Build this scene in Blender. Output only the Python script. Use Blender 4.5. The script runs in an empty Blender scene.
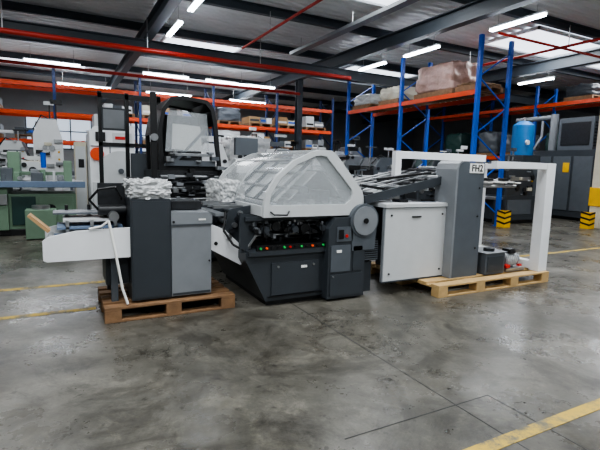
import bpy, bmesh, random
from math import *
from mathutils import Vector, Matrix, noise

random.seed(7)
def lin(v):
    v=v/255.0
    return v/12.92 if v<=0.04045 else ((v+0.055)/1.055)**2.4
def C(r,g,b): return (lin(r),lin(g),lin(b),1)

# ---------------------------------------------------------------- materials
def mat(name,col,rough=0.5,metal=0.0,var=0.12,scale=6.0,bump=0.0,alpha=1.0,spec=0.5):
    m=bpy.data.materials.new(name); m.use_nodes=True
    nt=m.node_tree; n=nt.nodes; l=nt.links
    p=n["Principled BSDF"]
    p.inputs["Roughness"].default_value=rough
    p.inputs["Metallic"].default_value=metal
    p.inputs["Alpha"].default_value=alpha
    p.inputs["Specular IOR Level"].default_value=spec
    tc=n.new("ShaderNodeTexCoord"); nz=n.new("ShaderNodeTexNoise")
    nz.inputs["Scale"].default_value=scale; nz.inputs["Detail"].default_value=5
    l.new(tc.outputs["Object"],nz.inputs["Vector"])
    mx=n.new("ShaderNodeMix"); mx.data_type='RGBA'
    a=[max(0,c*(1-var*1.6)) for c in col[:3]]+[1]; b=[min(1,c*(1+var)) for c in col[:3]]+[1]
    mx.inputs[6].default_value=a; mx.inputs[7].default_value=b
    l.new(nz.outputs["Fac"],mx.inputs[0]); l.new(mx.outputs[2],p.inputs["Base Color"])
    if bump:
        bp=n.new("ShaderNodeBump"); bp.inputs["Strength"].default_value=bump
        bp.inputs["Distance"].default_value=0.02
        nz2=n.new("ShaderNodeTexNoise"); nz2.inputs["Scale"].default_value=scale*3
        l.new(tc.outputs["Object"],nz2.inputs["Vector"])
        l.new(nz2.outputs["Fac"],bp.inputs["Height"]); l.new(bp.outputs["Normal"],p.inputs["Normal"])
    return m
def emis(name,col,st):
    m=bpy.data.materials.new(name); m.use_nodes=True
    p=m.node_tree.nodes["Principled BSDF"]
    p.inputs["Base Color"].default_value=col
    p.inputs["Emission Color"].default_value=col; p.inputs["Emission Strength"].default_value=st
    return m

M={}
M['slate']=mat("charcoal_paint",C(56,61,66),.4)
M['slate2']=mat("slate_paint",C(86,92,98),.4)
M['grey']=mat("grey_paint",C(128,132,136),.4)
M['lgrey']=mat("light_grey_paint",C(200,203,204),.36,var=.06)
M['white']=mat("white_paint",C(228,230,232),.38,var=.05)
M['black']=mat("black_plastic",C(18,19,21),.4)
M['dark']=mat("dark_machinery",C(38,40,43),.4,var=.5,scale=20)
M['steel']=mat("steel",C(176,178,180),.28,metal=.85)
M['rubber']=mat("rubber_roller",C(36,38,42),.32)
M['wood']=mat("pallet_wood",C(136,104,74),.75,var=.4,scale=9,bump=.3)
M['woodl']=mat("new_pallet_wood",C(190,158,108),.75,var=.25,scale=8,bump=.3)
M['orange']=mat("orange_paint",C(222,74,26),.45)
M['redpipe']=mat("red_pipe_paint",C(186,42,30),.45)
M['blue']=mat("blue_paint",C(16,84,188),.42)
M['dblue']=mat("dark_blue_paint",C(30,56,110),.45)
M['green']=mat("grey_green_paint",C(112,138,116),.45)
M['dgreen']=mat("dark_green_paint",C(34,66,62),.45)
M['beige']=mat("beige_paint",C(206,200,180),.5)
M['yellow']=mat("yellow_paint",C(232,180,10),.5)
M['red']=mat("red_paint",C(190,30,24),.45)
M['tank']=mat("blue_tank_paint",C(34,112,176),.4)
M['card']=mat("cardboard",C(172,138,98),.8)
M['pinkwrap']=mat("brown_wrapped_goods",C(184,150,138),.3,bump=.7,var=.4,scale=5)
M['wrap']=mat("clear_plastic_wrap",C(226,230,232),.16,var=.3,scale=9,bump=.7,alpha=.72)
M['film']=mat("clear_hood_acrylic",C(222,228,231),.07,var=.08,scale=3,alpha=.30)
M['belt']=mat("belt_blue_grey",C(104,122,146),.6)
M['ceil']=mat("ceiling_sheet_metal",C(226,228,229),.5,var=.08,scale=1.0)
M['beam']=mat("steel_beam_paint",C(62,70,78),.5)
M['wall']=mat("wall_panel",C(150,154,156),.7,scale=1.2)
M['paper']=mat("paper",C(238,238,234),.7,var=.04)
M['alu']=mat("aluminium",C(150,154,158),.32,metal=.5)
M['lampg']=emis("indicator_green",C(40,170,80),.25)
M['lampo']=emis("indicator_orange",C(220,80,30),.3)
M['tube']=emis("fluorescent_tube",C(236,244,255),30)
M['sky']=emis("skylight_and_fill_panel",C(236,244,255),2.2)
M['win']=emis("frosted_window_glass",C(214,228,244),.75)

def floor_mat():
    m=bpy.data.materials.new("concrete_floor"); m.use_nodes=True
    nt=m.node_tree; n=nt.nodes; l=nt.links; p=n["Principled BSDF"]
    tc=n.new("ShaderNodeTexCoord")
    def nz(s,d=6,r=.6,dist=0,off=0):
        a=n.new("ShaderNodeTexNoise"); a.inputs["Scale"].default_value=s; a.inputs["Detail"].default_value=d
        a.inputs["Roughness"].default_value=r; a.inputs["Distortion"].default_value=dist
        mp=n.new("ShaderNodeMapping"); mp.inputs["Location"].default_value=(off,off*.7,0)
        l.new(tc.outputs["Object"],mp.inputs["Vector"]); l.new(mp.outputs[0],a.inputs["Vector"])
        return a
    def ramp(src,p0,c0,p1,c1):
        r=n.new("ShaderNodeValToRGB"); e=r.color_ramp.elements
        e[0].position=p0;e[0].color=c0;e[1].position=p1;e[1].color=c1
        l.new(src.outputs["Fac"],r.inputs["Fac"]); return r
    def mul(f,a,b):
        x=n.new("ShaderNodeMix"); x.data_type='RGBA'; x.blend_type='MULTIPLY'
        x.inputs[0].default_value=f
        l.new(a,x.inputs[6]); l.new(b,x.inputs[7]); return x.outputs[2]
    W=(1,1,1,1)
    c=ramp(nz(.7,8,.68,.8),.38,C(76,74,67),.62,C(108,105,97)).outputs[0]
    c=mul(.8,c,ramp(nz(34,6,.8),.25,(.6,.6,.6,1),.75,(1.2,1.2,1.2,1)).outputs[0])
    c=mul(.75,c,ramp(nz(1.3,10,.78,1.6),.41,(.40,.385,.36,1),.52,W).outputs[0])
    c=mul(.75,c,ramp(nz(4.5,9,.82,.6,3),.37,(.46,.45,.42,1),.46,W).outputs[0])
    c=mul(.6,c,ramp(nz(.45,7,.7,2.5,21),.40,(.5,.49,.46,1),.50,W).outputs[0])
    c=mul(.8,c,ramp(nz(2.4,10,.82,1.2,7),.53,W,.62,(1.6,1.59,1.55,1)).outputs[0])
    c=mul(.8,c,ramp(nz(9,9,.85,.5,11),.56,W,.63,(1.4,1.39,1.36,1)).outputs[0])
    c=mul(.7,c,ramp(nz(14,3,.5,0,31),.66,W,.70,(.35,.34,.32,1)).outputs[0])
    l.new(c,p.inputs["Base Color"])
    rr=n.new("ShaderNodeMapRange"); rr.inputs[1].default_value=.3; rr.inputs[2].default_value=.7; rr.inputs[3].default_value=.16; rr.inputs[4].default_value=.46
    l.new(nz(1.1,8,.7).outputs["Fac"],rr.inputs[0]); l.new(rr.outputs[0],p.inputs["Roughness"])
    bp=n.new("ShaderNodeBump"); bp.inputs["Strength"].default_value=.12; bp.inputs["Distance"].default_value=.01
    l.new(nz(9,8,.7).outputs["Fac"],bp.inputs["Height"]); l.new(bp.outputs[0],p.inputs["Normal"])
    return m
M['floor']=floor_mat()
def worn_mat():
    m=bpy.data.materials.new("worn_yellow_line"); m.use_nodes=True
    nt=m.node_tree; n=nt.nodes; l=nt.links; p=n["Principled BSDF"]
    tc=n.new("ShaderNodeTexCoord"); a=n.new("ShaderNodeTexNoise"); a.inputs["Scale"].default_value=5; a.inputs["Detail"].default_value=9; a.inputs["Roughness"].default_value=.8
    l.new(tc.outputs["Object"],a.inputs["Vector"])
    r=n.new("ShaderNodeValToRGB"); e=r.color_ramp.elements
    e[0].position=.42;e[0].color=C(98,94,78);e[1].position=.54;e[1].color=C(184,154,56)
    l.new(a.outputs["Fac"],r.inputs["Fac"]); l.new(r.outputs[0],p.inputs["Base Color"]); p.inputs["Roughness"].default_value=.6
    return m
M['line']=worn_mat()

# ---------------------------------------------------------------- builder
class B:
    def __init__(s,name): s.n=name; s.bm=bmesh.new(); s.ms=[]
    def mi(s,k):
        if k not in s.ms: s.ms.append(k)
        return s.ms.index(k)
    def hexa(s,v,k):
        vs=[s.bm.verts.new(p) for p in v]; i=s.mi(k)
        for f in ((0,3,2,1),(4,5,6,7),(0,1,5,4),(1,2,6,5),(2,3,7,6),(3,0,4,7)):
            fc=s.bm.faces.new([vs[j] for j in f]); fc.material_index=i
    def box(s,x0,x1,y0,y1,z0,z1,k):
        s.hexa([(x0,y0,z0),(x1,y0,z0),(x1,y1,z0),(x0,y1,z0),(x0,y0,z1),(x1,y0,z1),(x1,y1,z1),(x0,y1,z1)],k)
    def prism(s,pts,ax,a0,a1,k):
        i=s.mi(k)
        def P(p,a):
            return {'y':(p[0],a,p[1]),'x':(a,p[0],p[1]),'z':(p[0],p[1],a)}[ax]
        A=[s.bm.verts.new(P(p,a0)) for p in pts]; D=[s.bm.verts.new(P(p,a1)) for p in pts]
        s.bm.faces.new(A).material_index=i; s.bm.faces.new(D[::-1]).material_index=i
        for j in range(len(pts)):
            q=(j+1)%len(pts); s.bm.faces.new([A[j],D[j],D[q],A[q]]).material_index=i
    def ring(s,o,inn,y0,y1,k):
        i=s.mi(k); n=len(o)
        L=[[s.bm.verts.new((p[0],y,p[1])) for p in c] for c in (o,inn) for y in (y0,y1)]
        for j in range(n):
            q=(j+1)%n
            for a,b in ((0,2),(2,3),(3,1),(1,0)):
                s.bm.faces.new([L[a][j],L[a][q],L[b][q],L[b][j]]).material_index=i
    def sheet(s,pts,y0,y1,th,k):
        for p,q in zip(pts[:-1],pts[1:]): s.prism([p,q,(q[0],q[1]-th),(p[0],p[1]-th)],'y',y0,y1,k)
    def pane(s,pts,y0,y1,k):
        i=s.mi(k); A=[s.bm.verts.new((p[0],y0,p[1])) for p in pts]; D=[s.bm.verts.new((p[0],y1,p[1])) for p in pts]
        for j in range(len(pts)-1):
            f=s.bm.faces.new([A[j],A[j+1],D[j+1],D[j]]); f.material_index=i; f.smooth=True
    def cyl(s,p,q,r,k,n=16,r2=None,caps=True):
        p=Vector(p);q=Vector(q);d=(q-p).normalized();i=s.mi(k)
        u=d.orthogonal().normalized();w=d.cross(u); r2=r if r2 is None else r2
        def circ(c,rr): return [s.bm.verts.new(c+(u*cos(2*pi*j/n)+w*sin(2*pi*j/n))*rr) for j in range(n)]
        A=circ(p,r);D=circ(q,r2)
        for j in range(n):
            f=s.bm.faces.new([A[j],A[(j+1)%n],D[(j+1)%n],D[j]]); f.material_index=i; f.smooth=True
        if caps:
            s.bm.faces.new(circ(p,r)[::-1]).material_index=i; s.bm.faces.new(circ(q,r2)).material_index=i
    def beam(s,p,q,w,h,k,up=(0,0,1)):
        p=Vector(p);q=Vector(q);d=(q-p).normalized(); up=Vector(up)
        if abs(d.dot(up))>.98: up=Vector((0,1,0))
        u=d.cross(up).normalized()*w/2; v=u.cross(d).normalized()*h/2
        s.hexa([p-u-v,p+u-v,q+u-v,q-u-v,p-u+v,p+u+v,q+u+v,q-u+v],k)
    def tube(s,pts,r,k,n=8):
        for a,b in zip(pts[:-1],pts[1:]): s.cyl(a,b,r,k,n,caps=True)
    def blob(s,x0,x1,y0,y1,z0,z1,k,seed=0,amp=.12,n=14,crump=0):
        i=s.mi(k); c=Vector(((x0+x1)/2,(y0+y1)/2,(z0+z1)/2)); h=Vector(((x1-x0)/2,(y1-y0)/2,(z1-z0)/2))
        t=bmesh.new(); bmesh.ops.create_cube(t,size=2); bmesh.ops.subdivide_edges(t,edges=t.edges[:],cuts=n,use_grid_fill=True)
        mp={}
        for v in t.verts:
            p=v.co.copy(); l=max(p.length,1e-6)
            pn=p.lerp(p/l*1.25,.22)
            f=1+amp*2*noise.noise(p*1.7+Vector((seed,seed*.3,0)))+amp*noise.noise(p*5+Vector((seed,0,0)))
            w=Vector((pn.x*h.x*f,pn.y*h.y*f,pn.z*h.z*f))+c
            if crump: w+=p/l*crump*(abs(noise.noise(p*3.5+Vector((seed,3,1))))*2-.4)
            w.z=max(w.z,z0)
            mp[v]=s.bm.verts.new(w)
        for f in t.faces:
            nf=s.bm.faces.new([mp[v] for v in f.verts]); nf.material_index=i; nf.smooth=True
        t.free()
    def done(s,bevel=.006):
        bmesh.ops.recalc_face_normals(s.bm,faces=s.bm.faces[:])
        me=bpy.data.meshes.new(s.n); s.bm.to_mesh(me); s.bm.free()
        for k in s.ms: me.materials.append(M[k])
        o=bpy.data.objects.new(s.n,me); bpy.context.collection.objects.link(o)
        if bevel:
            b=o.modifiers.new("bevel",'BEVEL'); b.width=bevel; b.segments=2; b.limit_method='ANGLE'; b.angle_limit=radians(50)
        return o

# ---------------------------------------------------------------- room
X0,X1,Y0,Y1,H=-9,24,-7,27,5.25
b=B("floor"); b.box(X0,X1,Y0,Y1,-.1,0,'floor'); b.done(0)
b=B("wall_back"); b.box(X0,X1,Y1,Y1+.2,0,H,'wall'); b.done(0)
b=B("wall_front"); b.box(X0,X1,Y0-.2,Y0,0,H,'wall'); b.done(0)
b=B("wall_left"); b.box(X0-.2,X0,Y0,Y1,0,H,'wall'); b.done(0)
b=B("wall_right"); b.box(X1,X1+.2,Y0,Y1,0,H,'wall'); b.done(0)
b=B("ceiling"); i=b.mi('ceil'); y=Y0; prof=[]
while y<Y1:
    prof+=[(y,H),(y+.14,H),(y+.17,H-.05),(y+.25,H-.05)]; y+=.28
va=[b.bm.verts.new((X0,p[0],p[1])) for p in prof]; vb=[b.bm.verts.new((X1,p[0],p[1])) for p in prof]
for j in range(len(prof)-1):
    b.bm.faces.new([va[j],vb[j],vb[j+1],va[j+1]]).material_index=i
b.done(0)
def ibeam_y(b,x,y0,y1,z0,z1,w,k='beam'):
    b.box(x-w/2,x+w/2,y0,y1,z0,z0+.025,k); b.box(x-w/2,x+w/2,y0,y1,z1-.025,z1,k); b.box(x-.012,x+.012,y0,y1,z0+.02,z1-.02,k)
def ibeam_x(b,y,x0,x1,z0,z1,w,k='beam'):
    b.box(x0,x1,y-w/2,y+w/2,z0,z0+.025,k); b.box(x0,x1,y-w/2,y+w/2,z1-.025,z1,k); b.box(x0,x1,y-.012,y+.012,z0+.02,z1-.02,k)
for x in (-3.6,2.1,7.8,13.5,19.2):
    b=B("ceiling_girder"); ibeam_y(b,x,Y0,Y1,4.6,4.95,.22); b.done(0)
for y in range(-5,27,3):
    b=B("roof_purlin"); ibeam_x(b,y+.3,X0,X1,4.98,5.18,.12); b.done(0)
b=B("crane_beam"); ibeam_x(b,12.6,X0,X1,4.26,4.58,.2); b.done(0)
for x in (-3.6,7.8,19.2):
    b=B("steel_column"); b.box(x-.1,x+.1,14.9,14.92,0,4.6,'beam'); b.box(x-.1,x+.1,15.1,15.12,0,4.6,'beam'); b.box(x-.012,x+.012,14.92,15.1,0,4.6,'beam'); b.done(0)
b=B("sprinkler_pipe"); b.cyl((X0+.02,12,4.2),(8.0,12,4.2),.06,'redpipe')
for x in range(-7,8,3): b.cyl((x,12,4.2),(x,12,4.98),.012,'steel',8)
b.done(0)
b=B("sprinkler_pipe"); b.cyl((X0+.02,14.2,3.95),(7.4,14.2,3.95),.045,'redpipe'); b.done(0)
b=B("sprinkler_pipe"); b.cyl((4.4,3,4.55),(4.4,11.8,4.55),.03,'redpipe')
for y in (4,7,10): b.cyl((4.4,y,4.55),(4.4,y,4.98),.01,'steel',8)
b.done(0)
b=B("sprinkler_pipe"); b.cyl((10.9,2,4.5),(10.9,12,4.5),.035,'redpipe'); b.cyl((8.7,7.2,4.5),(12.7,7.2,4.5),.03,'redpipe')
for y in (4,7,10): b.cyl((10.9,y,4.5),(10.9,y,4.98),.01,'steel',8)
b.done(0)
b=B("cable_tray"); b.box(5.9,6.1,2,12,4.62,4.64,'alu'); b.box(5.9,5.91,2,12,4.64,4.70,'alu'); b.box(6.09,6.1,2,12,4.64,4.70,'alu'); b.tube([(5.97,2,4.66),(5.97,12,4.66)],.02,'black')
for y in (3,6,9,11.5): b.cyl((6.0,y,4.64),(6.0,y,4.98),.008,'steel',6)
b.done(0)
SK=[(5.4,7.0,7.0,8.7),(11,14,7.9,9.6),(4,7,1.2,3.4),(-2,1,1.2,3.4),(9,12,1.2,3.4),(-2,1,-4,-2),(4.5,7.5,-4,-2),(-3,0,7.6,9.2),(2.9,5.2,14,16),(9.5,12.5,14,16),(16,19,7.9,9.6),(-2,1,19.5,21.2),(5,8,19.5,21.2)]  # panels around the camera and far back are added to brighten the hall
for n,(a,c,d,e) in enumerate(SK):
    b=B("skylight_and_fill"); b.box(a,c,d,e,H-.09,H-.06,'sky')
    for xx in (a-.05,c): b.box(xx,xx+.05,d-.05,e+.05,H-.14,H-.05,'white')
    for yy in (d-.05,e): b.box(a-.05,c+.05,yy,yy+.05,H-.14,H-.05,'white')
    b.done(0)
    L=bpy.data.lights.new("skylight_and_fill_light",'AREA'); L.shape='RECTANGLE'; L.size=c-a; L.size_y=e-d; L.energy=185*(c-a)*(e-d)/5; L.color=(.96,.985,1)
    o=bpy.data.objects.new("skylight_and_fill_light",L); o.location=((a+c)/2,(d+e)/2,H-.15); bpy.context.collection.objects.link(o)
def lampy(x,y0,y1,z=4.5):
    b=B("fluorescent_lamp"); b.box(x-.045,x+.045,y0,y1,z+.03,z+.07,'white')
    b.cyl((x-.035,y0+.03,z),(x-.035,y1-.03,z),.022,'tube',10); b.cyl((x+.035,y0+.03,z),(x+.035,y1-.03,z),.022,'tube',10)
    for yy in (y0+.2,y1-.2): b.cyl((x,yy,z+.06),(x,yy,4.98),.006,'steel',6)
    b.done(0)
def lampx(y,x0,x1,z=4.5):
    b=B("fluorescent_lamp"); b.box(x0,x1,y-.045,y+.045,z+.03,z+.07,'white')
    b.cyl((x0+.03,y-.035,z),(x1-.03,y-.035,z),.022,'tube',10); b.cyl((x0+.03,y+.035,z),(x1-.03,y+.035,z),.022,'tube',10)
    for xx in (x0+.2,x1-.2): b.cyl((xx,y,z+.06),(xx,y,4.98),.006,'steel',6)
    b.done(0)
for y in (-2,2,5.9,8.7,10.8): lampy(8.4,y,y+1.3)  # nearest lamps, out of view, are added to light the foreground
for y in (-2,3,8.2,10.3): lampy(2.42,y,y+1.3)  # this row too is extended out of view as added foreground light
for y in (2,6,9.5): lampy(14.2,y,y+1.3)
for x in (-3.2,-.9,2.6,4.8,6.0): lampx(16.7,x,x+1.6)
for x in (0,3.4,7.2): lampx(21,x,x+2.0)
b=B("window_1")
b.box(-1.5,4.5,Y1-.05,Y1-.02,2.1,3.9,'win')
for k in range(7): b.box(-1.5+k,-1.44+k,Y1-.1,Y1-.04,2.05,3.95,'slate2')
for z in (2.05,2.95,3.9): b.box(-1.5,4.56,Y1-.1,Y1-.04,z,z+.05,'slate2')
b.done(0)
def strip(name,x0,x1,y0,y1,k,z=.003):
    b=B(name); b.box(x0,x1,y0,y1,.0005,z,k); b.done(0)
strip("floor_marking",-6,.26,4.74,4.82,'line'); strip("floor_marking",-6,1.5,5.8,5.89,'line')
strip("floor_marking",6.1,15,4.98,5.07,'line'); strip("floor_marking",1.78,8,1.44,1.52,'line')
strip("floor_joint",2.127,2.134,-3,14,'dark',.0015); strip("floor_joint",1.3,2.42,1.866,1.872,'dark',.0015); strip("floor_joint",2.415,2.421,1.0,1.873,'dark',.0015)

# ---------------------------------------------------------------- pallets
def pallet(name,x0,y0,lx,ly,k,nb=5,nblk=3,h=.144):
    b=B(name)
    w=.1 if ly<1 else .12
    for j in range(3):
        yy=y0+(ly-w)*j/2
        b.box(x0,x0+lx,yy,yy+w,0.001,.022,k)
        for i in range(nblk):
            xx=x0+(lx-.145)*i/(nblk-1); b.box(xx,xx+.145,yy,yy+w,.022,.1,k)
    for i in range(nblk):
        xx=x0+(lx-.145)*i/(nblk-1); b.box(xx,xx+.145,y0,y0+ly,.1,.122,k)
    g=(ly-nb*w*1.15)/(nb-1)
    for j in range(nb):
        yy=y0+j*(w*1.15+g); b.box(x0,x0+lx,yy,yy+w*1.15,.122,h,k)
    return b.done(.003)
pallet("euro_pallet",.30,4.25,1.23,.82,'wood')
pallet("wide_pallet",3.76,3.66,2.0,1.38,'woodl',nb=7,nblk=4)

# ---------------------------------------------------------------- sheet feeder
b=B("sheet_feeder_unit")
b.box(.60,.88,4.4,4.9,.145,.2,'black'); b.box(.95,1.25,4.4,4.85,.145,.2,'black')
b.box(.545,.905,4.31,4.98,.17,1.12,'slate')
b.box(.56,.89,4.303,4.312,.19,1.10,'slate')
b.prism([(.912,.17),(1.30,.17),(1.30,.93),(1.285,.975),(.912,.985)],'y',4.32,4.92,'grey')
b.box(.905,1.307,4.31,4.93,.86,.875,'slate2')
b.prism([(.908,.875),(1.306,.875),(1.306,.945),(1.28,.985),(.908,.995)],'y',4.305,4.935,'grey')
b.cyl((.93,4.30,.9),(.93,4.31,.9),.012,'black',10); b.cyl((1.28,4.31,.5),(1.28,4.32,.5),.01,'black',10)
b.box(.92,1.29,4.315,4.322,.18,.2,'slate'); b.box(1.17,1.24,4.3,4.306,.91,.925,'paper')
for yy,kk in ((4.33,'white'),(5.02,'lgrey')):
    b.prism([(-.16,.60),(-.13,.585),(.54,.585),(.54,.86),(.1,.845),(-.12,.80),(-.16,.77)],'y',yy,yy+.03,kk)
b.box(-.1,.54,4.36,5.02,.70,.73,'slate2')
for j in range(6):
    yy=4.40+j*.1; b.box(-.11,.54,yy,yy+.05,.735,.745,'belt')
b.cyl((-.1,4.36,.71),(-.1,5.02,.71),.04,'steel'); b.cyl((.5,4.36,.78),(.5,5.02,.78),.04,'rubber'); b.cyl((.2,4.36,.66),(.2,5.02,.66),.035,'rubber')
b.box(-.05,.5,4.5,4.9,.84,.86,'belt'); b.box(.0,.46,4.55,4.95,.90,.92,'lgrey'); b.box(-.08,.4,4.7,5.0,.955,.97,'slate2')
for xx in (.02,.22,.42): b.box(xx,xx+.03,4.5,4.53,.74,.92,'steel'); b.box(xx,xx+.03,4.96,4.99,.74,1.02,'black')
b.box(.36,.54,4.7,5.0,.745,1.18,'black'); b.cyl((.3,4.6,1.0),(.54,4.6,1.0),.05,'dark'); b.cyl((.42,4.45,.95),(.42,4.95,.95),.045,'steel')
b.box(.3,.54,4.66,4.7,.95,1.25,'dark'); b.tube([(.3,4.6,1.0),(.22,4.55,1.1),(.3,4.5,1.2),(.44,4.5,1.22),(.5,4.55,1.1)],.011,'black')
b.prism([(-.27,.97),(-.25,.985),(-.10,.84),(-.12,.82)],'y',4.45,4.62,'card')
for xx,yy in ((.38,4.45),(.38,4.92)): b.box(xx,xx+.06,yy,yy+.06,.145,.70,'slate2')
b.box(.34,.54,4.5,4.9,.3,.58,'slate')
b.tube([(.36,4.31,.93),(.40,4.30,.7),(.43,4.29,.5),(.46,4.28,.3),(.50,4.27,.16)],.012,'paper')
b.tube([(.36,4.31,.93),(.30,4.32,.88),(.2,4.325,.86)],.01,'paper')
b.prism([(1.31,.86),(1.31,.60),(1.62,.42),(1.66,.43),(1.66,.60),(1.45,.80)],'y',4.36,4.39,'white')
b.prism([(1.31,.76),(1.31,.73),(1.62,.55),(1.62,.58)],'y',4.39,5.0,'lgrey')
b.cyl((1.36,4.355,.66),(1.36,4.40,.66),.02,'black',10)
b.box(.95,1.25,4.5,4.85,1.0,1.08,'dark'); b.box(.6,1.0,4.9,4.98,1.0,1.3,'dark')
b.blob(.545,.915,4.32,4.9,1.115,1.285,'wrap',seed=3,amp=.05,n=26,crump=.02)
b.box(.58,.86,4.4,4.85,1.12,1.20,'alu'); b.cyl((.6,4.5,1.22),(.85,4.5,1.22),.03,'steel')
b.done(.008)

# ---------------------------------------------------------------- folding machine
b=B("folding_machine")
b.box(1.85,2.5,4.2,5.5,0,.08,'black')
b.prism([(1.60,.58),(1.60,.50),(1.82,.06),(2.50,.06),(2.50,.58)],'y',4.14,5.5,'slate')
b.box(1.88,2.44,4.125,4.141,.12,.46,'slate')
b.box(1.84,2.48,4.12,4.14,.10,.11,'black')
for x in (1.95,2.37): b.cyl((x,4.11,.42),(x,4.125,.42),.012,'steel',10)
b.box(2.22,2.29,4.12,4.126,.39,.415,'paper')
b.prism([(2.50,.03),(2.98,.03),(2.98,.62),(2.86,.92),(2.58,.92),(2.50,.8)],'y',4.04,4.7,'slate')
b.box(2.53,2.95,4.028,4.042,.06,.30,'slate'); b.box(2.53,2.78,4.028,4.042,.33,.62,'slate2'); b.box(2.82,2.94,4.03,4.042,.33,.6,'slate')
b.cyl((2.56,4.015,.28),(2.56,4.03,.28),.01,'steel',8); b.box(2.6,2.66,4.022,4.03,.54,.57,'paper'); b.cyl((2.72,4.02,.72),(2.72,4.04,.72),.018,'red',14)
b.box(2.60,2.80,4.03,4.04,.66,.82,'slate2'); b.box(2.62,2.68,4.022,4.03,.69,.79,'black')
b.box(1.66,2.52,4.34,5.4,.58,.95,'black')
b.prism([(1.56,.58),(1.66,.58),(1.76,.94),(1.56,.98)],'y',4.2,4.24,'slate')
b.box(1.60,2.60,4.16,4.20,.90,.94,'slate')
b.box(1.62,2.55,4.10,4.34,.55,.60,'slate')
b.box(1.70,2.50,4.10,4.13,.60,.655,'black')
seq=['lampg','lampo','black','black','lampg','red','black','lampg','black','lampo','black','lampg']
for j in range(12):
    x=1.74+j*.066
    b.cyl((x,4.085,.628),(x,4.10,.628),.012,seq[j],10)
random.seed(11)
for j in range(8):
    x=1.70+j*.11
    z=.80+random.uniform(-.04,.05)
    b.cyl((x,4.14,z),(x,4.34,z),.012,'steel',8)
    b.cyl((x,4.12,z),(x,4.17,z),.024+.012*(j%3),('black','slate','black')[j%3],14)
for j in range(6):
    z=.69+j*.045; b.cyl((1.62,4.30-.02*(j%2),z),(2.56,4.30-.02*(j%2),z),.016,('rubber','steel','rubber')[j%3],10)
for j in range(60):
    x=random.uniform(1.64,2.5);z=random.uniform(.66,.89);w=random.uniform(.012,.04);h=random.uniform(.015,.06)
    b.box(x,x+w,random.uniform(4.15,4.24),4.33,z,z+h,random.choice(['steel','black','slate2','alu','dark','grey','alu','dark']))
for x in (1.78,2.05,2.3,2.45):
    b.tube([(x,4.14,.88),(x-.02,4.08,.84),(x-.01,4.07,.74)],.007,'black',8)
b.tube([(1.64,4.15,.62),(1.6,4.05,.68),(1.66,4.02,.78)],.012,'steel')
b.box(1.52,1.66,4.4,5.3,.60,.66,'slate')
for j in range(5):
    b.cyl((1.5+.03*j,4.35,.72+.06*j),(1.5+.03*j,5.3,.72+.06*j),.028,('steel','rubber')[j%2],12)
for yy in (4.38,4.85,5.3): b.prism([(1.44,.60),(1.72,.60),(1.74,1.04),(1.50,1.0)],'y',yy,yy+.025,'slate')
b.box(1.40,1.5,4.5,5.2,.92,.95,'alu')
for j in range(4): b.box(1.38,1.7,4.5+j*.2,4.54+j*.2,1.0,1.03,'steel')
b.tube([(1.46,4.36,.98),(1.42,4.30,.8),(1.50,4.24,.66),(1.60,4.2,.6)],.012,'black')
# hood: curved clear canopy in a light grey frame
PL=[(1.76,1.045),(1.79,1.19),(1.90,1.36),(2.08,1.51),(2.30,1.61),(2.40,1.63)]
PR=[(2.52,1.63),(2.58,1.60),(2.935,1.21),(2.96,1.14)]
O=PL+PR+[(2.95,1.05),(2.80,.94),(1.76,.94)]
I=[(1.82,1.075),(1.84,1.18),(1.94,1.33),(2.11,1.47),(2.33,1.565),(2.40,1.575),(2.465,1.565),(2.50,1.53),(2.80,1.22),(2.81,1.16),(2.79,1.11),(2.73,1.06),(1.85,1.06)]
b.ring(O,I,4.08,4.13,'lgrey'); b.ring(O,I,5.74,5.79,'lgrey')
b.prism(I,'y',4.10,4.106,'film')
b.box(2.36,2.54,4.13,5.74,1.605,1.632,'lgrey')
b.pane(PL,4.13,5.74,'film')
b.sheet(PR,4.13,4.55,.02,'lgrey'); b.pane(PR,4.55,5.74,'film')
for yy in (4.90,): b.sheet(PL,yy,yy+.025,.02,'lgrey'); b.sheet(PR,yy,yy+.03,.02,'lgrey')
b.sheet([(2.08,1.515),(2.10,1.527)],4.13,5.74,.02,'steel')
b.box(1.75,1.79,4.13,5.74,.95,1.05,'lgrey'); b.box(2.90,2.955,4.13,5.74,1.06,1.19,'lgrey')
b.box(1.80,2.78,4.16,5.7,.94,.98,'slate')
for j in range(6): b.cyl((1.92+j*.15,4.2,1.04+.03*(j%2)),(1.92+j*.15,5.7,1.04+.03*(j%2)),.04,('alu','rubber','steel')[j%3],14)
b.beam((1.98,4.95,1.08),(2.40,4.95,1.47),1.3,.015,'lgrey'); b.beam((2.1,4.95,1.06),(2.48,4.95,1.40),1.3,.015,'lgrey')
b.beam((2.55,4.95,1.42),(2.80,4.95,1.12),1.3,.015,'grey')
for yy in (4.35,4.75,5.15,5.55): b.beam((1.92,yy,1.07),(2.42,yy,1.52),.03,.03,'slate')
for t in (.3,.7): b.cyl((1.98+.42*t,4.3,1.11+.39*t),(1.98+.42*t,5.6,1.11+.39*t),.02,'steel',10)
b.box(2.15,2.4,4.3,4.6,1.08,1.16,'slate'); b.cyl((2.3,4.25,1.2),(2.3,4.5,1.2),.05,'slate2'); b.box(2.5,2.62,4.25,4.5,1.06,1.2,'dark')
b.blob(1.62,1.90,4.95,5.65,.98,1.26,'wrap',seed=9,amp=.06,n=26,crump=.022)
b.tube([(1.83,4.075,1.0),(1.86,4.05,.97),(2.0,4.04,.965),(2.04,4.075,1.0)],.008,'black')
b.cyl((2.95,4.02,.88),(2.95,4.12,.88),.185,'slate2',36); b.cyl((2.95,4.005,.88),(2.95,4.02,.88),.16,'grey',36); b.cyl((2.95,3.99,.88),(2.95,4.01,.88),.03,'black',14)
b.prism([(2.80,.55),(3.10,.55),(3.13,.88),(2.77,.88)],'y',4.03,4.12,'slate2')
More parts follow.
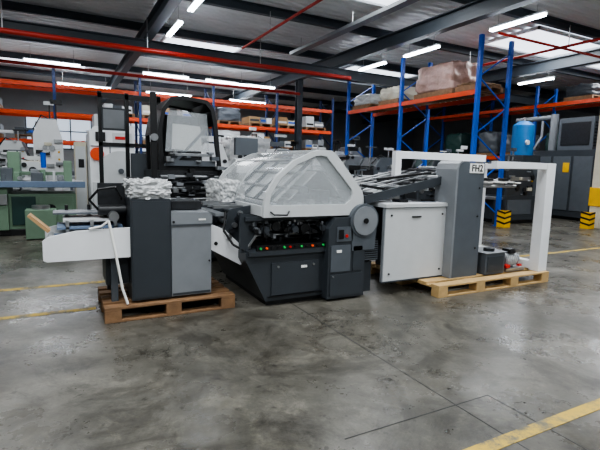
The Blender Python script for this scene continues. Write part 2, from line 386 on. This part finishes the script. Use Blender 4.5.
b.box(2.99,3.17,4.06,4.4,.42,.66,'black')
for j in range(9): b.box(2.99,3.17,4.05,4.062,.43+j*.025,.44+j*.025,'slate2')
b.box(2.98,3.12,4.1,4.6,.05,.40,'slate')
b.box(2.7,3.0,4.2,5.0,.92,1.04,'slate')
b.tube([(3.05,4.3,.95),(3.12,4.1,.8),(3.1,4.08,.6),(3.05,4.07,.4)],.01,'black')
b.done(.005)

# ---------------------------------------------------------------- delivery unit
b=B("delivery_unit")
b.box(3.215,4.16,4.0,4.03,.165,1.01,'lgrey')
b.box(3.20,3.215,3.995,4.035,.165,1.015,'grey'); b.box(4.16,4.175,3.995,4.035,.165,1.015,'slate2'); b.box(3.2,4.175,3.995,4.035,.148,.165,'slate')
for x,z in ((3.30,.93),(3.30,.25),(4.08,.93),(4.08,.25)): b.cyl((x,3.99,z),(x,4.0,z),.012,'black',10)
b.box(3.60,3.74,3.985,4.0,.90,.915,'black')
b.box(3.2,4.2,3.98,4.45,1.02,1.06,'lgrey'); b.box(3.22,4.18,4.0,4.42,1.06,1.065,'white')
b.box(3.80,4.15,4.06,4.9,.15,.5,'slate'); b.box(3.24,4.15,4.5,4.56,.5,1.0,'slate')
b.box(3.95,4.15,4.2,4.25,1.066,1.09,'black'); b.box(3.85,4.05,4.08,4.3,1.065,1.072,'slate2'); b.box(3.5,3.62,4.1,4.25,1.066,1.10,'black')
for yy in (4.2,4.42,4.64,4.86,5.05):
    b.beam((3.05,yy,1.13),(4.75,yy,1.47),.11,.035,'rubber'); b.beam((3.1,yy+.11,1.19),(4.3,yy+.11,1.43),.025,.02,'steel')
for t in range(9):
    x=3.1+t*.2; z=1.14+(x-3.05)*.2
    b.cyl((x,4.12,z+.01),(x,5.12,z+.01),.03,('rubber','rubber','steel')[t%3],10)
for yy in (4.12,5.12): b.beam((3.0,yy,1.10),(4.8,yy,1.46),.02,.10,'slate')
for x in (3.3,3.9): b.box(x,x+.04,4.5,4.54,1.0,1.25,'slate')
b.beam((3.0,4.2,1.26),(3.55,4.14,1.19),.05,.03,'black'); b.beam((3.2,4.16,1.33),(4.0,4.16,1.42),.04,.03,'black')
b.beam((3.0,4.3,1.08),(3.3,4.3,1.22),.3,.04,'lgrey')
b.prism([(4.17,.145),(4.62,.145),(4.62,1.56),(4.25,1.56),(4.19,1.53),(4.17,1.47)],'y',3.88,4.2,'slate2')
b.prism([(4.14,.15),(4.17,.15),(4.17,1.47),(4.19,1.53),(4.25,1.56),(4.22,1.575),(4.165,1.54),(4.14,1.47)],'y',3.87,4.21,'grey')
b.box(4.36,4.60,3.872,3.881,1.43,1.545,'paper')
for z in (.5,.9,1.25): b.cyl((4.55,3.87,z),(4.55,3.885,z),.01,'black',10)
b.box(5.58,5.75,3.70,3.84,.146,1.58,'white'); b.box(5.58,5.75,4.78,4.90,.146,1.58,'white')
b.box(4.62,5.75,3.71,3.79,1.50,1.58,'white'); b.box(5.60,5.73,3.84,4.78,1.50,1.57,'white')
b.box(4.0,5.75,4.82,4.90,1.60,1.70,'white'); b.box(4.0,4.1,4.82,4.90,.9,1.6,'white')
b.box(5.60,5.73,3.84,4.78,.16,.26,'white')
for j in range(5): b.beam((4.95+j*.14,4.05,1.31+.01*(j%2)),(5.02+j*.14,4.75,1.33),.09,.012,'paper')
b.box(4.7,5.6,4.35,4.40,1.24,1.30,'steel'); b.cyl((4.65,4.15,1.26),(5.58,4.15,1.26),.02,'steel'); b.cyl((4.65,4.6,1.34),(5.58,4.6,1.34),.02,'black'); b.box(4.62,4.95,4.2,4.6,1.1,1.3,'dark')
for x in (4.85,5.1,5.35): b.tube([(x,4.4,1.28),(x+.06,4.3,1.36),(x+.16,4.2,1.33)],.014,'steel')
for x in (4.95,5.25): b.box(x,x+.12,4.1,4.18,1.33,1.37,'black')
b.tube([(4.72,4.3,1.1),(4.78,4.2,.8),(4.85,4.15,.5)],.012,'black')
o=b.done(.006)
cu=bpy.data.curves.new("label_text",'FONT'); cu.body="FH2"; cu.size=.115; cu.extrude=.001; cu.offset=.002; cu.align_x='CENTER'; cu.align_y='CENTER'
t=bpy.data.objects.new("label_text",cu); t.location=(4.48,3.869,1.487); t.rotation_euler=(pi/2,0,0); bpy.context.collection.objects.link(t); t.data.materials.append(M['black']); t.parent=o

b=B("drive_gearbox")
b.box(4.72,5.08,3.84,4.2,.145,.42,'slate2'); b.box(4.75,5.05,3.83,3.842,.18,.38,'slate'); b.cyl((4.9,3.95,.42),(4.9,3.95,.47),.07,'dark')
b.box(4.70,5.1,3.82,4.22,.42,.43,'grey'); b.done(.006)
b=B("vacuum_pump")
b.box(5.14,5.50,3.85,4.1,.145,.19,'steel'); b.cyl((5.16,3.97,.29),(5.42,3.97,.29),.09,'alu',20); b.cyl((5.42,3.97,.29),(5.48,3.97,.29),.06,'steel',16)
for j in range(6): b.cyl((5.19+j*.035,3.97,.29),(5.20+j*.035,3.97,.29),.1,'lgrey',20)
b.box(5.22,5.34,3.88,4.0,.38,.44,'black'); b.box(5.12,5.2,3.84,3.9,.2,.24,'red'); b.box(5.4,5.46,3.86,3.9,.2,.23,'red'); b.done(.003)
b=B("cardboard_box"); b.box(4.68,4.98,4.3,4.6,.145,.36,'card'); b.box(4.82,4.84,4.29,4.61,.36,.362,'beige'); b.done(.004)
b=B("toolbox"); b.box(5.16,5.46,4.3,4.55,.145,.34,'lgrey'); b.box(5.15,5.47,4.29,4.56,.34,.37,'white'); b.box(5.26,5.36,4.285,4.295,.28,.32,'red'); b.done(.006)

# ---------------------------------------------------------------- background machines
def machine(name,x0,x1,y0,y1,h,seed,ks,wrap=False,unit=.7):
    r=random.Random(seed); b=B(name); w=x1-x0
    body,acc,top=ks
    b.box(x0+.05,x1-.05,y0+.05,y1-.05,0,.1,'black')
    b.box(x0,x1,y0,y1,.1,h*.42,body)
    nu=max(1,int(w/unit))
    for i in range(nu):
        a=x0+w*i/nu; c=a+w/nu*.84; hh=h*r.uniform(.68,1); u=c-a
        for yy in (y0,y1-.08):
            b.prism([(a,h*.42),(c,h*.42),(c,hh*.8),(c-u*.2,hh),(a+u*.25,hh),(a,hh*.85)],'y',yy,yy+.08,acc if i%2 else body)
        for j in range(4):
            zz=h*.5+r.uniform(0,h*.3)
            b.cyl((a+.1+(u-.2)*j/3,y0-.04,zz),(a+.1+(u-.2)*j/3,y1-.08,zz),r.uniform(.03,.08),r.choice(['steel','rubber','alu','black']),12)
        b.box(a+.05,c-.05,y0+.1,y1-.1,h*.42,hh*.82,'dark')
        b.prism([(a+.06,hh*.86),(c-.06,hh*.86),(c-u*.22,hh*1.01),(a+u*.27,hh*1.01)],'y',y0+.08,y1-.08,top)
        b.box(a+.06,c-.06,y0-.02,y0,h*.14,h*.36,acc)
        b.box(a+.1,c-.06,y0-.015,y0,hh*.70,hh*.76,r.choice(['black','steel','slate2','white']))
        for k in range(9):
            px=r.uniform(a,c-.15); pz=r.uniform(h*.42,hh*.85); b.box(px,px+r.uniform(.03,.2),y0-r.uniform(.03,.12),y0,pz,pz+r.uniform(.02,.1),r.choice(['steel','black','grey','lgrey','slate','dark','beige','black','white']))
        for k in range(3): b.cyl((c-.1,y0-.03,h*(.5+.07*k)),(c-.1,y0,h*(.5+.07*k)),.025,r.choice(['red','lampg','black','yellow']),8)
        b.box(c,a+w/nu,y0+.15,y1-.15,h*.42,h*.5,'steel')
        for k in range(2):
            px=r.uniform(a,c-.1); hz=hh*r.uniform(1.02,1.18); b.box(px,px+.035,y0+.3,y0+.335,hh*.8,hz,r.choice(['black','steel'])); b.box(px-r.uniform(.05,.2),px+r.uniform(.08,.25),y0+.28,y0+.36,hz,hz+r.uniform(.02,.14),r.choice(['slate2','lgrey','black','white']))
        b.tube([(a,y0+.2,hh*.9),(a+u*.3,y0+.1,hh*1.04),(a+u*.7,y0+.1,hh*.98)],.015,'black',6)
    b.box(x0-.35,x0,y0+.1,y1-.1,h*.36,h*.40,'steel'); b.box(x0-.3,x0-.25,y0+.12,y0+.17,0,h*.36,body)
    b.box(x1,x1+.3,y0+.1,y1-.1,h*.32,h*.36,'alu'); b.box(x1+.2,x1+.25,y0+.12,y0+.17,0,h*.32,body)
    if wrap: b.blob(x0+.05,x0+w*.5,y0,y1,h*.7,h*1.0,'wrap',seed=seed,amp=.07,n=12,crump=.03)
    return b.done(.006)
b=B("buckle_folding_machine")
b.box(1.25,2.2,6.5,7.7,.05,.9,'slate'); b.box(1.3,2.15,6.55,7.6,0,.05,'black')
b.box(1.2,2.2,6.48,7.7,.9,1.35,'dark')
for j in range(5): b.cyl((1.22,6.46,.95+j*.08),(2.18,6.46,.95+j*.08),.025,('steel','rubber')[j%2],10)
arc=[(1.22,1.35),(1.20,1.9),(1.26,2.2),(1.38,2.36),(1.55,2.40),(1.9,2.36),(2.0,2.26),(2.05,2.05),(2.08,1.7),(2.12,1.35)]
arci=[(1.28,1.42),(1.26,1.9),(1.31,2.17),(1.41,2.31),(1.57,2.34),(1.87,2.31),(1.95,2.22),(1.99,2.03),(2.02,1.7),(2.06,1.42)]
b.ring(arc,arci,6.5,6.56,'black'); b.ring(arc,arci,7.5,7.56,'black')
b.sheet(arc[1:8],6.56,7.5,.03,'black')
b.box(1.30,1.98,7.3,7.4,1.35,2.2,'dark')
b.prism([(1.32,1.62),(1.96,1.64),(1.92,2.18),(1.36,2.2)],'y',6.60,6.62,'film')
b.prism([(1.42,1.66),(1.86,1.64),(1.84,2.0),(1.44,2.02)],'y',6.66,6.68,'paper'); b.beam((1.4,6.9,1.4),(1.95,6.9,2.0),.5,.04,'slate2')
b.box(1.1,1.18,6.44,6.5,.9,2.4,'black'); b.cyl((1.14,6.44,1.8),(1.14,6.40,1.8),.05,'steel')
b.box(.75,1.2,6.5,7.2,1.0,1.05,'slate2'); b.box(.98,1.02,6.5,6.54,0,1.0,'slate2')
b.box(1.3,2.0,6.44,6.5,1.42,1.50,'slate2'); b.box(1.35,1.95,6.42,6.46,1.56,1.60,'steel')
rr=random.Random(8)
for j in range(34):
    px=rr.uniform(1.2,2.1);pz=rr.uniform(.95,1.6); b.box(px,px+rr.uniform(.02,.12),6.38,6.5,pz,pz+rr.uniform(.02,.08),rr.choice(['steel','black','slate2','alu','dark','grey','black']))
b.done(.006)
b=B("paper_stacker")
b.box(2.2,2.62,6.0,6.8,.1,1.0,'slate'); b.box(2.24,2.58,6.04,6.7,0,.1,'black'); b.box(2.2,2.6,6.0,6.8,1.0,1.35,'lgrey'); b.cyl((2.2,6.2,1.42),(2.62,6.2,1.42),.13,'white',20); b.box(2.62,2.66,6.05,6.2,1.28,1.38,'red'); b.box(2.4,2.44,6.3,6.34,1.35,1.8,'black'); b.box(2.25,2.6,6.28,6.36,1.6,1.85,'slate2'); b.box(2.22,2.5,5.99,6.0,1.05,1.12,'red'); b.done()
b=B("web_press_unit")
b.box(.62,1.5,11,12.5,0,.15,'black')
b.prism([(.58,.15),(1.52,.15),(1.52,2.1),(1.42,2.25),(.68,2.22),(.58,2.1)],'y',11,12.5,'white')
b.cyl((1.2,10.9,1.25),(1.2,11,1.25),.45,'lgrey',28); b.cyl((1.2,10.85,1.25),(1.2,10.9,1.25),.06,'slate2',16)
b.cyl((.72,10.93,1.62),(.72,11,1.62),.14,'orange',20); b.box(.62,.95,10.96,11,.3,1.0,'lgrey'); b.box(1.05,1.45,10.97,11,1.85,2.1,'lgrey'); b.box(1.1,1.4,10.96,10.971,1.95,2.02,'red')
b.box(.6,1.5,10.98,11.0,1.78,1.80,'slate2'); b.box(.98,1.0,10.98,11.0,.2,1.78,'slate2'); b.box(.7,.9,10.97,11.0,1.9,2.1,'black')
b.box(.7,1.3,11.2,12,2.2,2.5,'lgrey'); b.box(.8,1.0,11.1,11.2,2.2,2.4,'slate2')
b.blob(1.5,2.2,10.8,11.8,.7,1.6,'white',seed=4,amp=.06,n=16,crump=.04); b.box(1.5,2.2,10.9,11.8,0,.7,'beige')
b.done(.02)
b=B("saddle_stitching_machine")
b.box(-1.6,.3,10.1,11.2,0,.12,'black'); b.box(-1.7,-.9,10.0,11.2,.12,.95,'green'); b.box(-.9,.25,10.1,11.2,.12,.8,'green')
b.box(-2.6,.42,9.95,11.3,.95,1.03,'lgrey'); b.box(-2.6,.42,9.9,9.95,.93,1.05,'belt')
b.box(-.85,-.45,10.08,10.1,.2,.75,'dgreen'); b.box(-.4,.2,10.08,10.1,.2,.75,'green')
b.box(-1.2,-.9,9.96,10.0,.6,.8,'steel'); b.cyl((-.2,10.05,.5),(-.2,10.1,.5),.1,'black')
for j in range(8): b.cyl((-2.4+j*.34,10.1,1.1),(-2.4+j*.34,11.1,1.1),.04,'steel',10)
b.box(-1.5,.2,10.5,10.7,1.15,1.22,'green'); b.box(-.9,-.7,10.3,10.8,1.03,1.6,'green'); b.box(.05,.2,10.3,10.8,1.03,1.45,'green')
b.cyl((-.3,10.4,1.3),(-.3,10.4,1.6),.05,'blue',12); b.box(-2.6,-1.7,10.1,11.2,.1,.93,'green'); b.box(-1.4,-1.1,10.2,10.6,1.03,1.3,'green')
b.box(-.6,-.1,9.4,9.8,.02,.55,'green'); b.cyl((-.35,9.6,.55),(-.35,9.6,.62),.15,'steel')
rr=random.Random(3)
for j in range(30):
    px=rr.uniform(-2.4,.2);pz=rr.uniform(1.03,1.25); b.box(px,px+rr.uniform(.03,.2),rr.uniform(10,10.4),10.5,1.03,pz+.05,rr.choice(['steel','black','slate2','alu','green','grey','lgrey']))
b.done(.012)
machine("offset_press",-2.9,.2,13,14.5,2.6,2,('lgrey','white','grey'))
machine("bindery_machine",-1.8,-.15,11.7,12.5,1.75,21,('slate2','lgrey','beige'))
machine("paper_folding_line",2.75,4.7,8.4,9.5,1.6,3,('slate2','lgrey','slate'))
machine("inserting_machine",2.8,4.6,10.4,11.3,1.95,22,('white','beige','lgrey'))
machine("offset_press",4.4,7.2,12.9,14.1,2.3,4,('lgrey','white','slate2'),wrap=True)
machine("inserting_machine",5.0,7.2,11.0,11.9,1.95,23,('grey','slate2','lgrey'))
machine("offset_press",5.3,7.3,9.3,10.4,1.65,5,('slate2','lgrey','slate'))
machine("bindery_machine",2.3,3.6,12.9,13.8,2.0,6,('green','lgrey','white'))
machine("paper_cutter",7.9,9.0,8.6,9.7,1.7,7,('slate','slate2','slate2'))
machine("laminating_machine",7.9,8.85,10.4,11.3,1.95,24,('slate2','lgrey','slate'))
machine("laminating_machine",7.9,8.85,12.0,12.9,2.3,25,('grey','slate','lgrey'))
machine("bindery_machine",8.3,10.6,14.6,15.6,2.4,8,('grey','lgrey','slate'))
machine("collating_machine",4.0,7.1,15.6,16.4,2.6,9,('white','lgrey','beige'))
machine("bindery_machine",11.0,13.2,11.4,12.4,2.1,10,('slate','lgrey','dgreen'))
machine("bindery_machine",.6,2.0,14.9,15.7,2.5,12,('lgrey','white','dark'))
machine("sheet_cutter",10.95,12.3,8.4,9.4,1.9,26,('slate','slate2','slate'))
b=B("control_gantry")
for x in (.55,.95,1.45): b.box(x,x+.06,7.9,7.96,0,2.55,'black')
b.box(.55,1.51,7.9,7.96,2.45,2.53,'black'); b.box(.55,1.51,7.9,7.96,1.7,1.76,'dark'); b.box(.6,.95,7.85,7.9,1.95,2.3,'slate'); b.box(.62,.93,7.845,7.852,1.98,2.27,'grey')
b.box(1.02,1.4,7.8,7.9,1.1,1.6,'slate2'); b.done()
b=B("control_cabinet"); b.box(.3,.56,12.0,12.5,0,1.9,'beige'); b.box(.32,.54,11.985,12.0,.1,1.8,'lgrey'); b.box(.38,.5,11.975,11.985,1.3,1.5,'black'); b.done()

# ---------------------------------------------------------------- racks
def rack_y(name,x0,x1,ys,levels,ztop):
    b=B(name)
    for y in ys:
        for x in (x0,x1): b.box(x-.05,x+.05,y-.045,y+.045,.01,ztop,'blue'); b.box(x-.08,x+.08,y-.08,y+.08,0,.01,'blue')
        z=.3; s=0
        while z<ztop-.7:
            a,c=(x0,x1) if s else (x1,x0)
            b.beam((a,y,z),(c,y,z+.7),.03,.03,'blue'); z+=.7; s=1-s
    for z in levels:
        for x in (x0,x1): b.box(x-.03,x+.03,ys[0],ys[-1],z-.12,z,'orange')
        y=ys[0]+.2
        while y<ys[-1]-.1: b.box(x0,x1,y,y+.1,z,z+.02,'wood'); y+=.22
    return b.done(0)
rack_y("pallet_rack",9.3,10.4,[8.2,11.1,14.0],[3.5],4.8)
rack_y("pallet_rack",16,17.1,[5.5,8.4,11.3,14.2,17.1],[2.1,4.0],4.7)
def rack_x(name,y0,y1,xs,levels,ztop):
    b=B(name)
    for x in xs:
        for y in (y0,y1): b.box(x-.045,x+.045,y-.05,y+.05,.01,ztop,'dblue'); b.box(x-.08,x+.08,y-.08,y+.08,0,.01,'dblue')
        z=.3;s=0
        while z<ztop-.7:
            a,c=(y0,y1) if s else (y1,y0)
            b.beam((x,a,z),(x,c,z+.7),.03,.03,'dblue'); z+=.7; s=1-s
    for z in levels:
        for y in (y0,y1): b.box(xs[0],xs[-1],y-.03,y+.03,z-.13,z,'orange')
        x=xs[0]+.1
        while x<xs[-1]-.1: b.box(x,x+.1,y0,y1,z,z+.02,'wood'); x+=.3
    return b.done(0)
rack_x("pallet_rack",18,19.1,[-5.7,-2.9,-.1,2.7,5.5,8.3,11.1],[2.15,3.1,4.05],4.6)
def goods(name,x0,x1,y0,y1,z0,z1,k,seed):
    b=B(name); b.box(x0,x1,y0,y1,z0+.1,z0+.13,'wood')
    for xx in (x0,(x0+x1)/2-.05,x1-.1): b.box(xx,xx+.1,y0,y1,z0+.001,z0+.1,'wood')
    b.blob(x0+.03,x1-.03,y0+.03,y1-.03,z0+.13,z1,k,seed=seed,amp=.05,n=12,crump=.04); return b.done(0)
goods("wrapped_goods",9.35,10.35,9.1,10.6,3.52,4.4,'pinkwrap',1)
goods("wrapped_goods",9.35,10.35,11.3,12.3,3.52,4.05,'beige',2)
goods("wrapped_goods",9.35,10.35,12.8,13.8,3.52,4.0,'lgrey',3)
goods("wrapped_goods",9.35,10.35,8.3,9.0,3.52,3.72,'wood',4)
r=random.Random(5)
def boxed(name,x0,x1,y0,y1,z0,h,seed):
    q=random.Random(seed); b=B(name); b.box(x0,x1,y0,y1,z0+.1,z0+.13,'wood')
    for xx in (x0,(x0+x1)/2-.05,x1-.1): b.box(xx,xx+.1,y0,y1,z0+.001,z0+.1,'wood')
    x=x0
    while x<x1-.15:
        w=min(q.uniform(.25,.5),x1-x); hh=h*q.uniform(.5,1); k=q.choice(['card','lgrey','white','slate2','beige','grey'])
        b.box(x,x+w-.02,y0+.02,y1-.02,z0+.13,z0+hh,k); b.box(x+.03,x+w-.05,y0+.012,y0+.02,z0+.2,z0+.28,q.choice(['paper','black','blue','slate'])); x+=w
    b.done(.004)
n=0
for z,hm in ((2.17,.75),(3.12,.75),(0.0,1.6)):
    for x in (-5.0,-3.7,-2.2,-.8,.6,2.0,3.3,4.8,6.2,7.6,8.9,10.3):
        n+=1
        if z>2 and z<3 and x in (.6,): continue
        if z>3 and x in (-.8,.6,): continue
        if n%4==1: goods("wrapped_goods",x-.52,x+.52,18.05,19.05,z,z+hm*r.uniform(.6,.95),r.choice(['lgrey','slate2','grey','pinkwrap']),n)
        else: boxed("carton_stack",x-.52,x+.52,18.05,19.0,z,hm*r.uniform(.6,1.0),n)
for n,y in enumerate((6.2,7.5,9.2,10.4,12.2,13.5,15.4)): goods("wrapped_goods",16.05,17.05,y-.5,y+.5,2.12,2.12+r.uniform(.7,1.2),r.choice(['card','slate','dgreen','grey','slate2']),int(y*5))
for y in (6.8,9.8): goods("wrapped_goods",16.05,17.05,y-.5,y+.5,4.02,4.02+r.uniform(.4,.55),r.choice(['card','slate','grey']),int(y*5))

b=B("blue_air_dryer")
b.box(12.75,13.6,9.3,10.1,.05,2.0,'slate'); b.box(12.8,13.55,9.35,10.0,0,.05,'black'); b.box(12.8,13.55,9.285,9.3,.2,1.8,'slate2')
b.cyl((13.2,9.7,2.0),(13.2,9.7,2.95),.33,'tank',28); b.cyl((13.2,9.7,2.95),(13.2,9.7,3.08),.33,'tank',28,r2=.15); b.cyl((13.2,9.7,3.08),(13.2,9.7,3.2),.05,'steel'); b.cyl((13.0,9.35,2.4),(13.0,9.4,2.4),.08,'white')
b.tube([(13.5,9.5,2.2),(13.7,9.4,2.6),(13.7,9.4,3.1)],.04,'grey',10)
b.done(0)
b=B("air_compressor")
b.box(14.2,15.7,7.9,10,.1,2.2,'slate'); b.box(14.3,15.6,8.0,9.9,0,.1,'black')
for j in range(3): b.box(14.18,14.2,8.0+j*.66,8.58+j*.66,.3,2.0,'slate2')
for j in range(2): b.box(14.3+j*.7,14.9+j*.7,7.88,7.9,.3,2.0,'slate2')
b.box(14.25,15.5,8.1,9.2,2.2,3.2,'slate2'); b.box(14.23,14.25,8.2,9.1,2.35,3.05,'dark')
for j in range(8): b.box(14.3,15.4,8.08,8.1,2.3+j*.1,2.34+j*.1,'black')
b.cyl((14.6,9.6,2.2),(14.6,9.6,3.4),.12,'grey'); b.cyl((14.6,9.6,3.3),(14.6,11,3.3),.08,'grey'); b.box(14.17,14.18,8.7,8.9,1.5,1.8,'yellow'); b.box(14.17,14.18,9.3,9.6,1.4,1.7,'lgrey'); b.done()
b=B("building_pillar"); b.box(12.85,13.15,6.9,7.2,0,4.6,'beige'); b.box(12.82,13.18,6.87,7.23,.6,1.1,'yellow'); b.done()
def guard(x,y):
    b=B("rack_corner_guard"); b.prism([(x-.12,y-.12),(x+.12,y-.12),(x+.12,y-.1),(x-.1,y-.1),(x-.1,y+.12),(x-.12,y+.12)],'z',0,.45,'yellow')
    for z in (.08,.22,.36): b.prism([(x-.12,z),(x+.12,z+.05),(x+.12,z+.1),(x-.12,z+.05)],'y',y-.124,y-.119,'black'); b.prism([(y-.12,z),(y+.12,z+.05),(y+.12,z+.1),(y-.12,z+.05)],'x',x-.124,x-.119,'black')
    b.done(0)
guard(12.55,7.05); guard(9.3,8.0); guard(10.4,8.0)

# ---------------------------------------------------------------- camera
yaw,th,rho=radians(28),radians(7.35),radians(1.5)
r0=Vector((cos(yaw),-sin(yaw),0)); fh=Vector((sin(yaw),cos(yaw),0)); z=Vector((0,0,1))
fw=fh*cos(th)-z*sin(th); up=fh*sin(th)+z*cos(th)
cx=r0*cos(rho)+up*sin(rho); cy=-r0*sin(rho)+up*cos(rho)
cam=bpy.data.cameras.new("camera"); cam.lens=27; cam.sensor_width=36
co=bpy.data.objects.new("camera",cam); bpy.context.collection.objects.link(co)
mw=Matrix((cx,cy,-fw)).transposed().to_4x4(); mw.translation=(0,0,1.45); co.matrix_world=mw
bpy.context.scene.camera=co
w=bpy.data.worlds.new("world"); bpy.context.scene.world=w; w.use_nodes=True
w.node_tree.nodes["Background"].inputs[0].default_value=(.7,.8,1,1); w.node_tree.nodes["Background"].inputs[1].default_value=.5
try: bpy.context.scene.view_settings.look='AgX - Medium High Contrast'
except Exception: pass
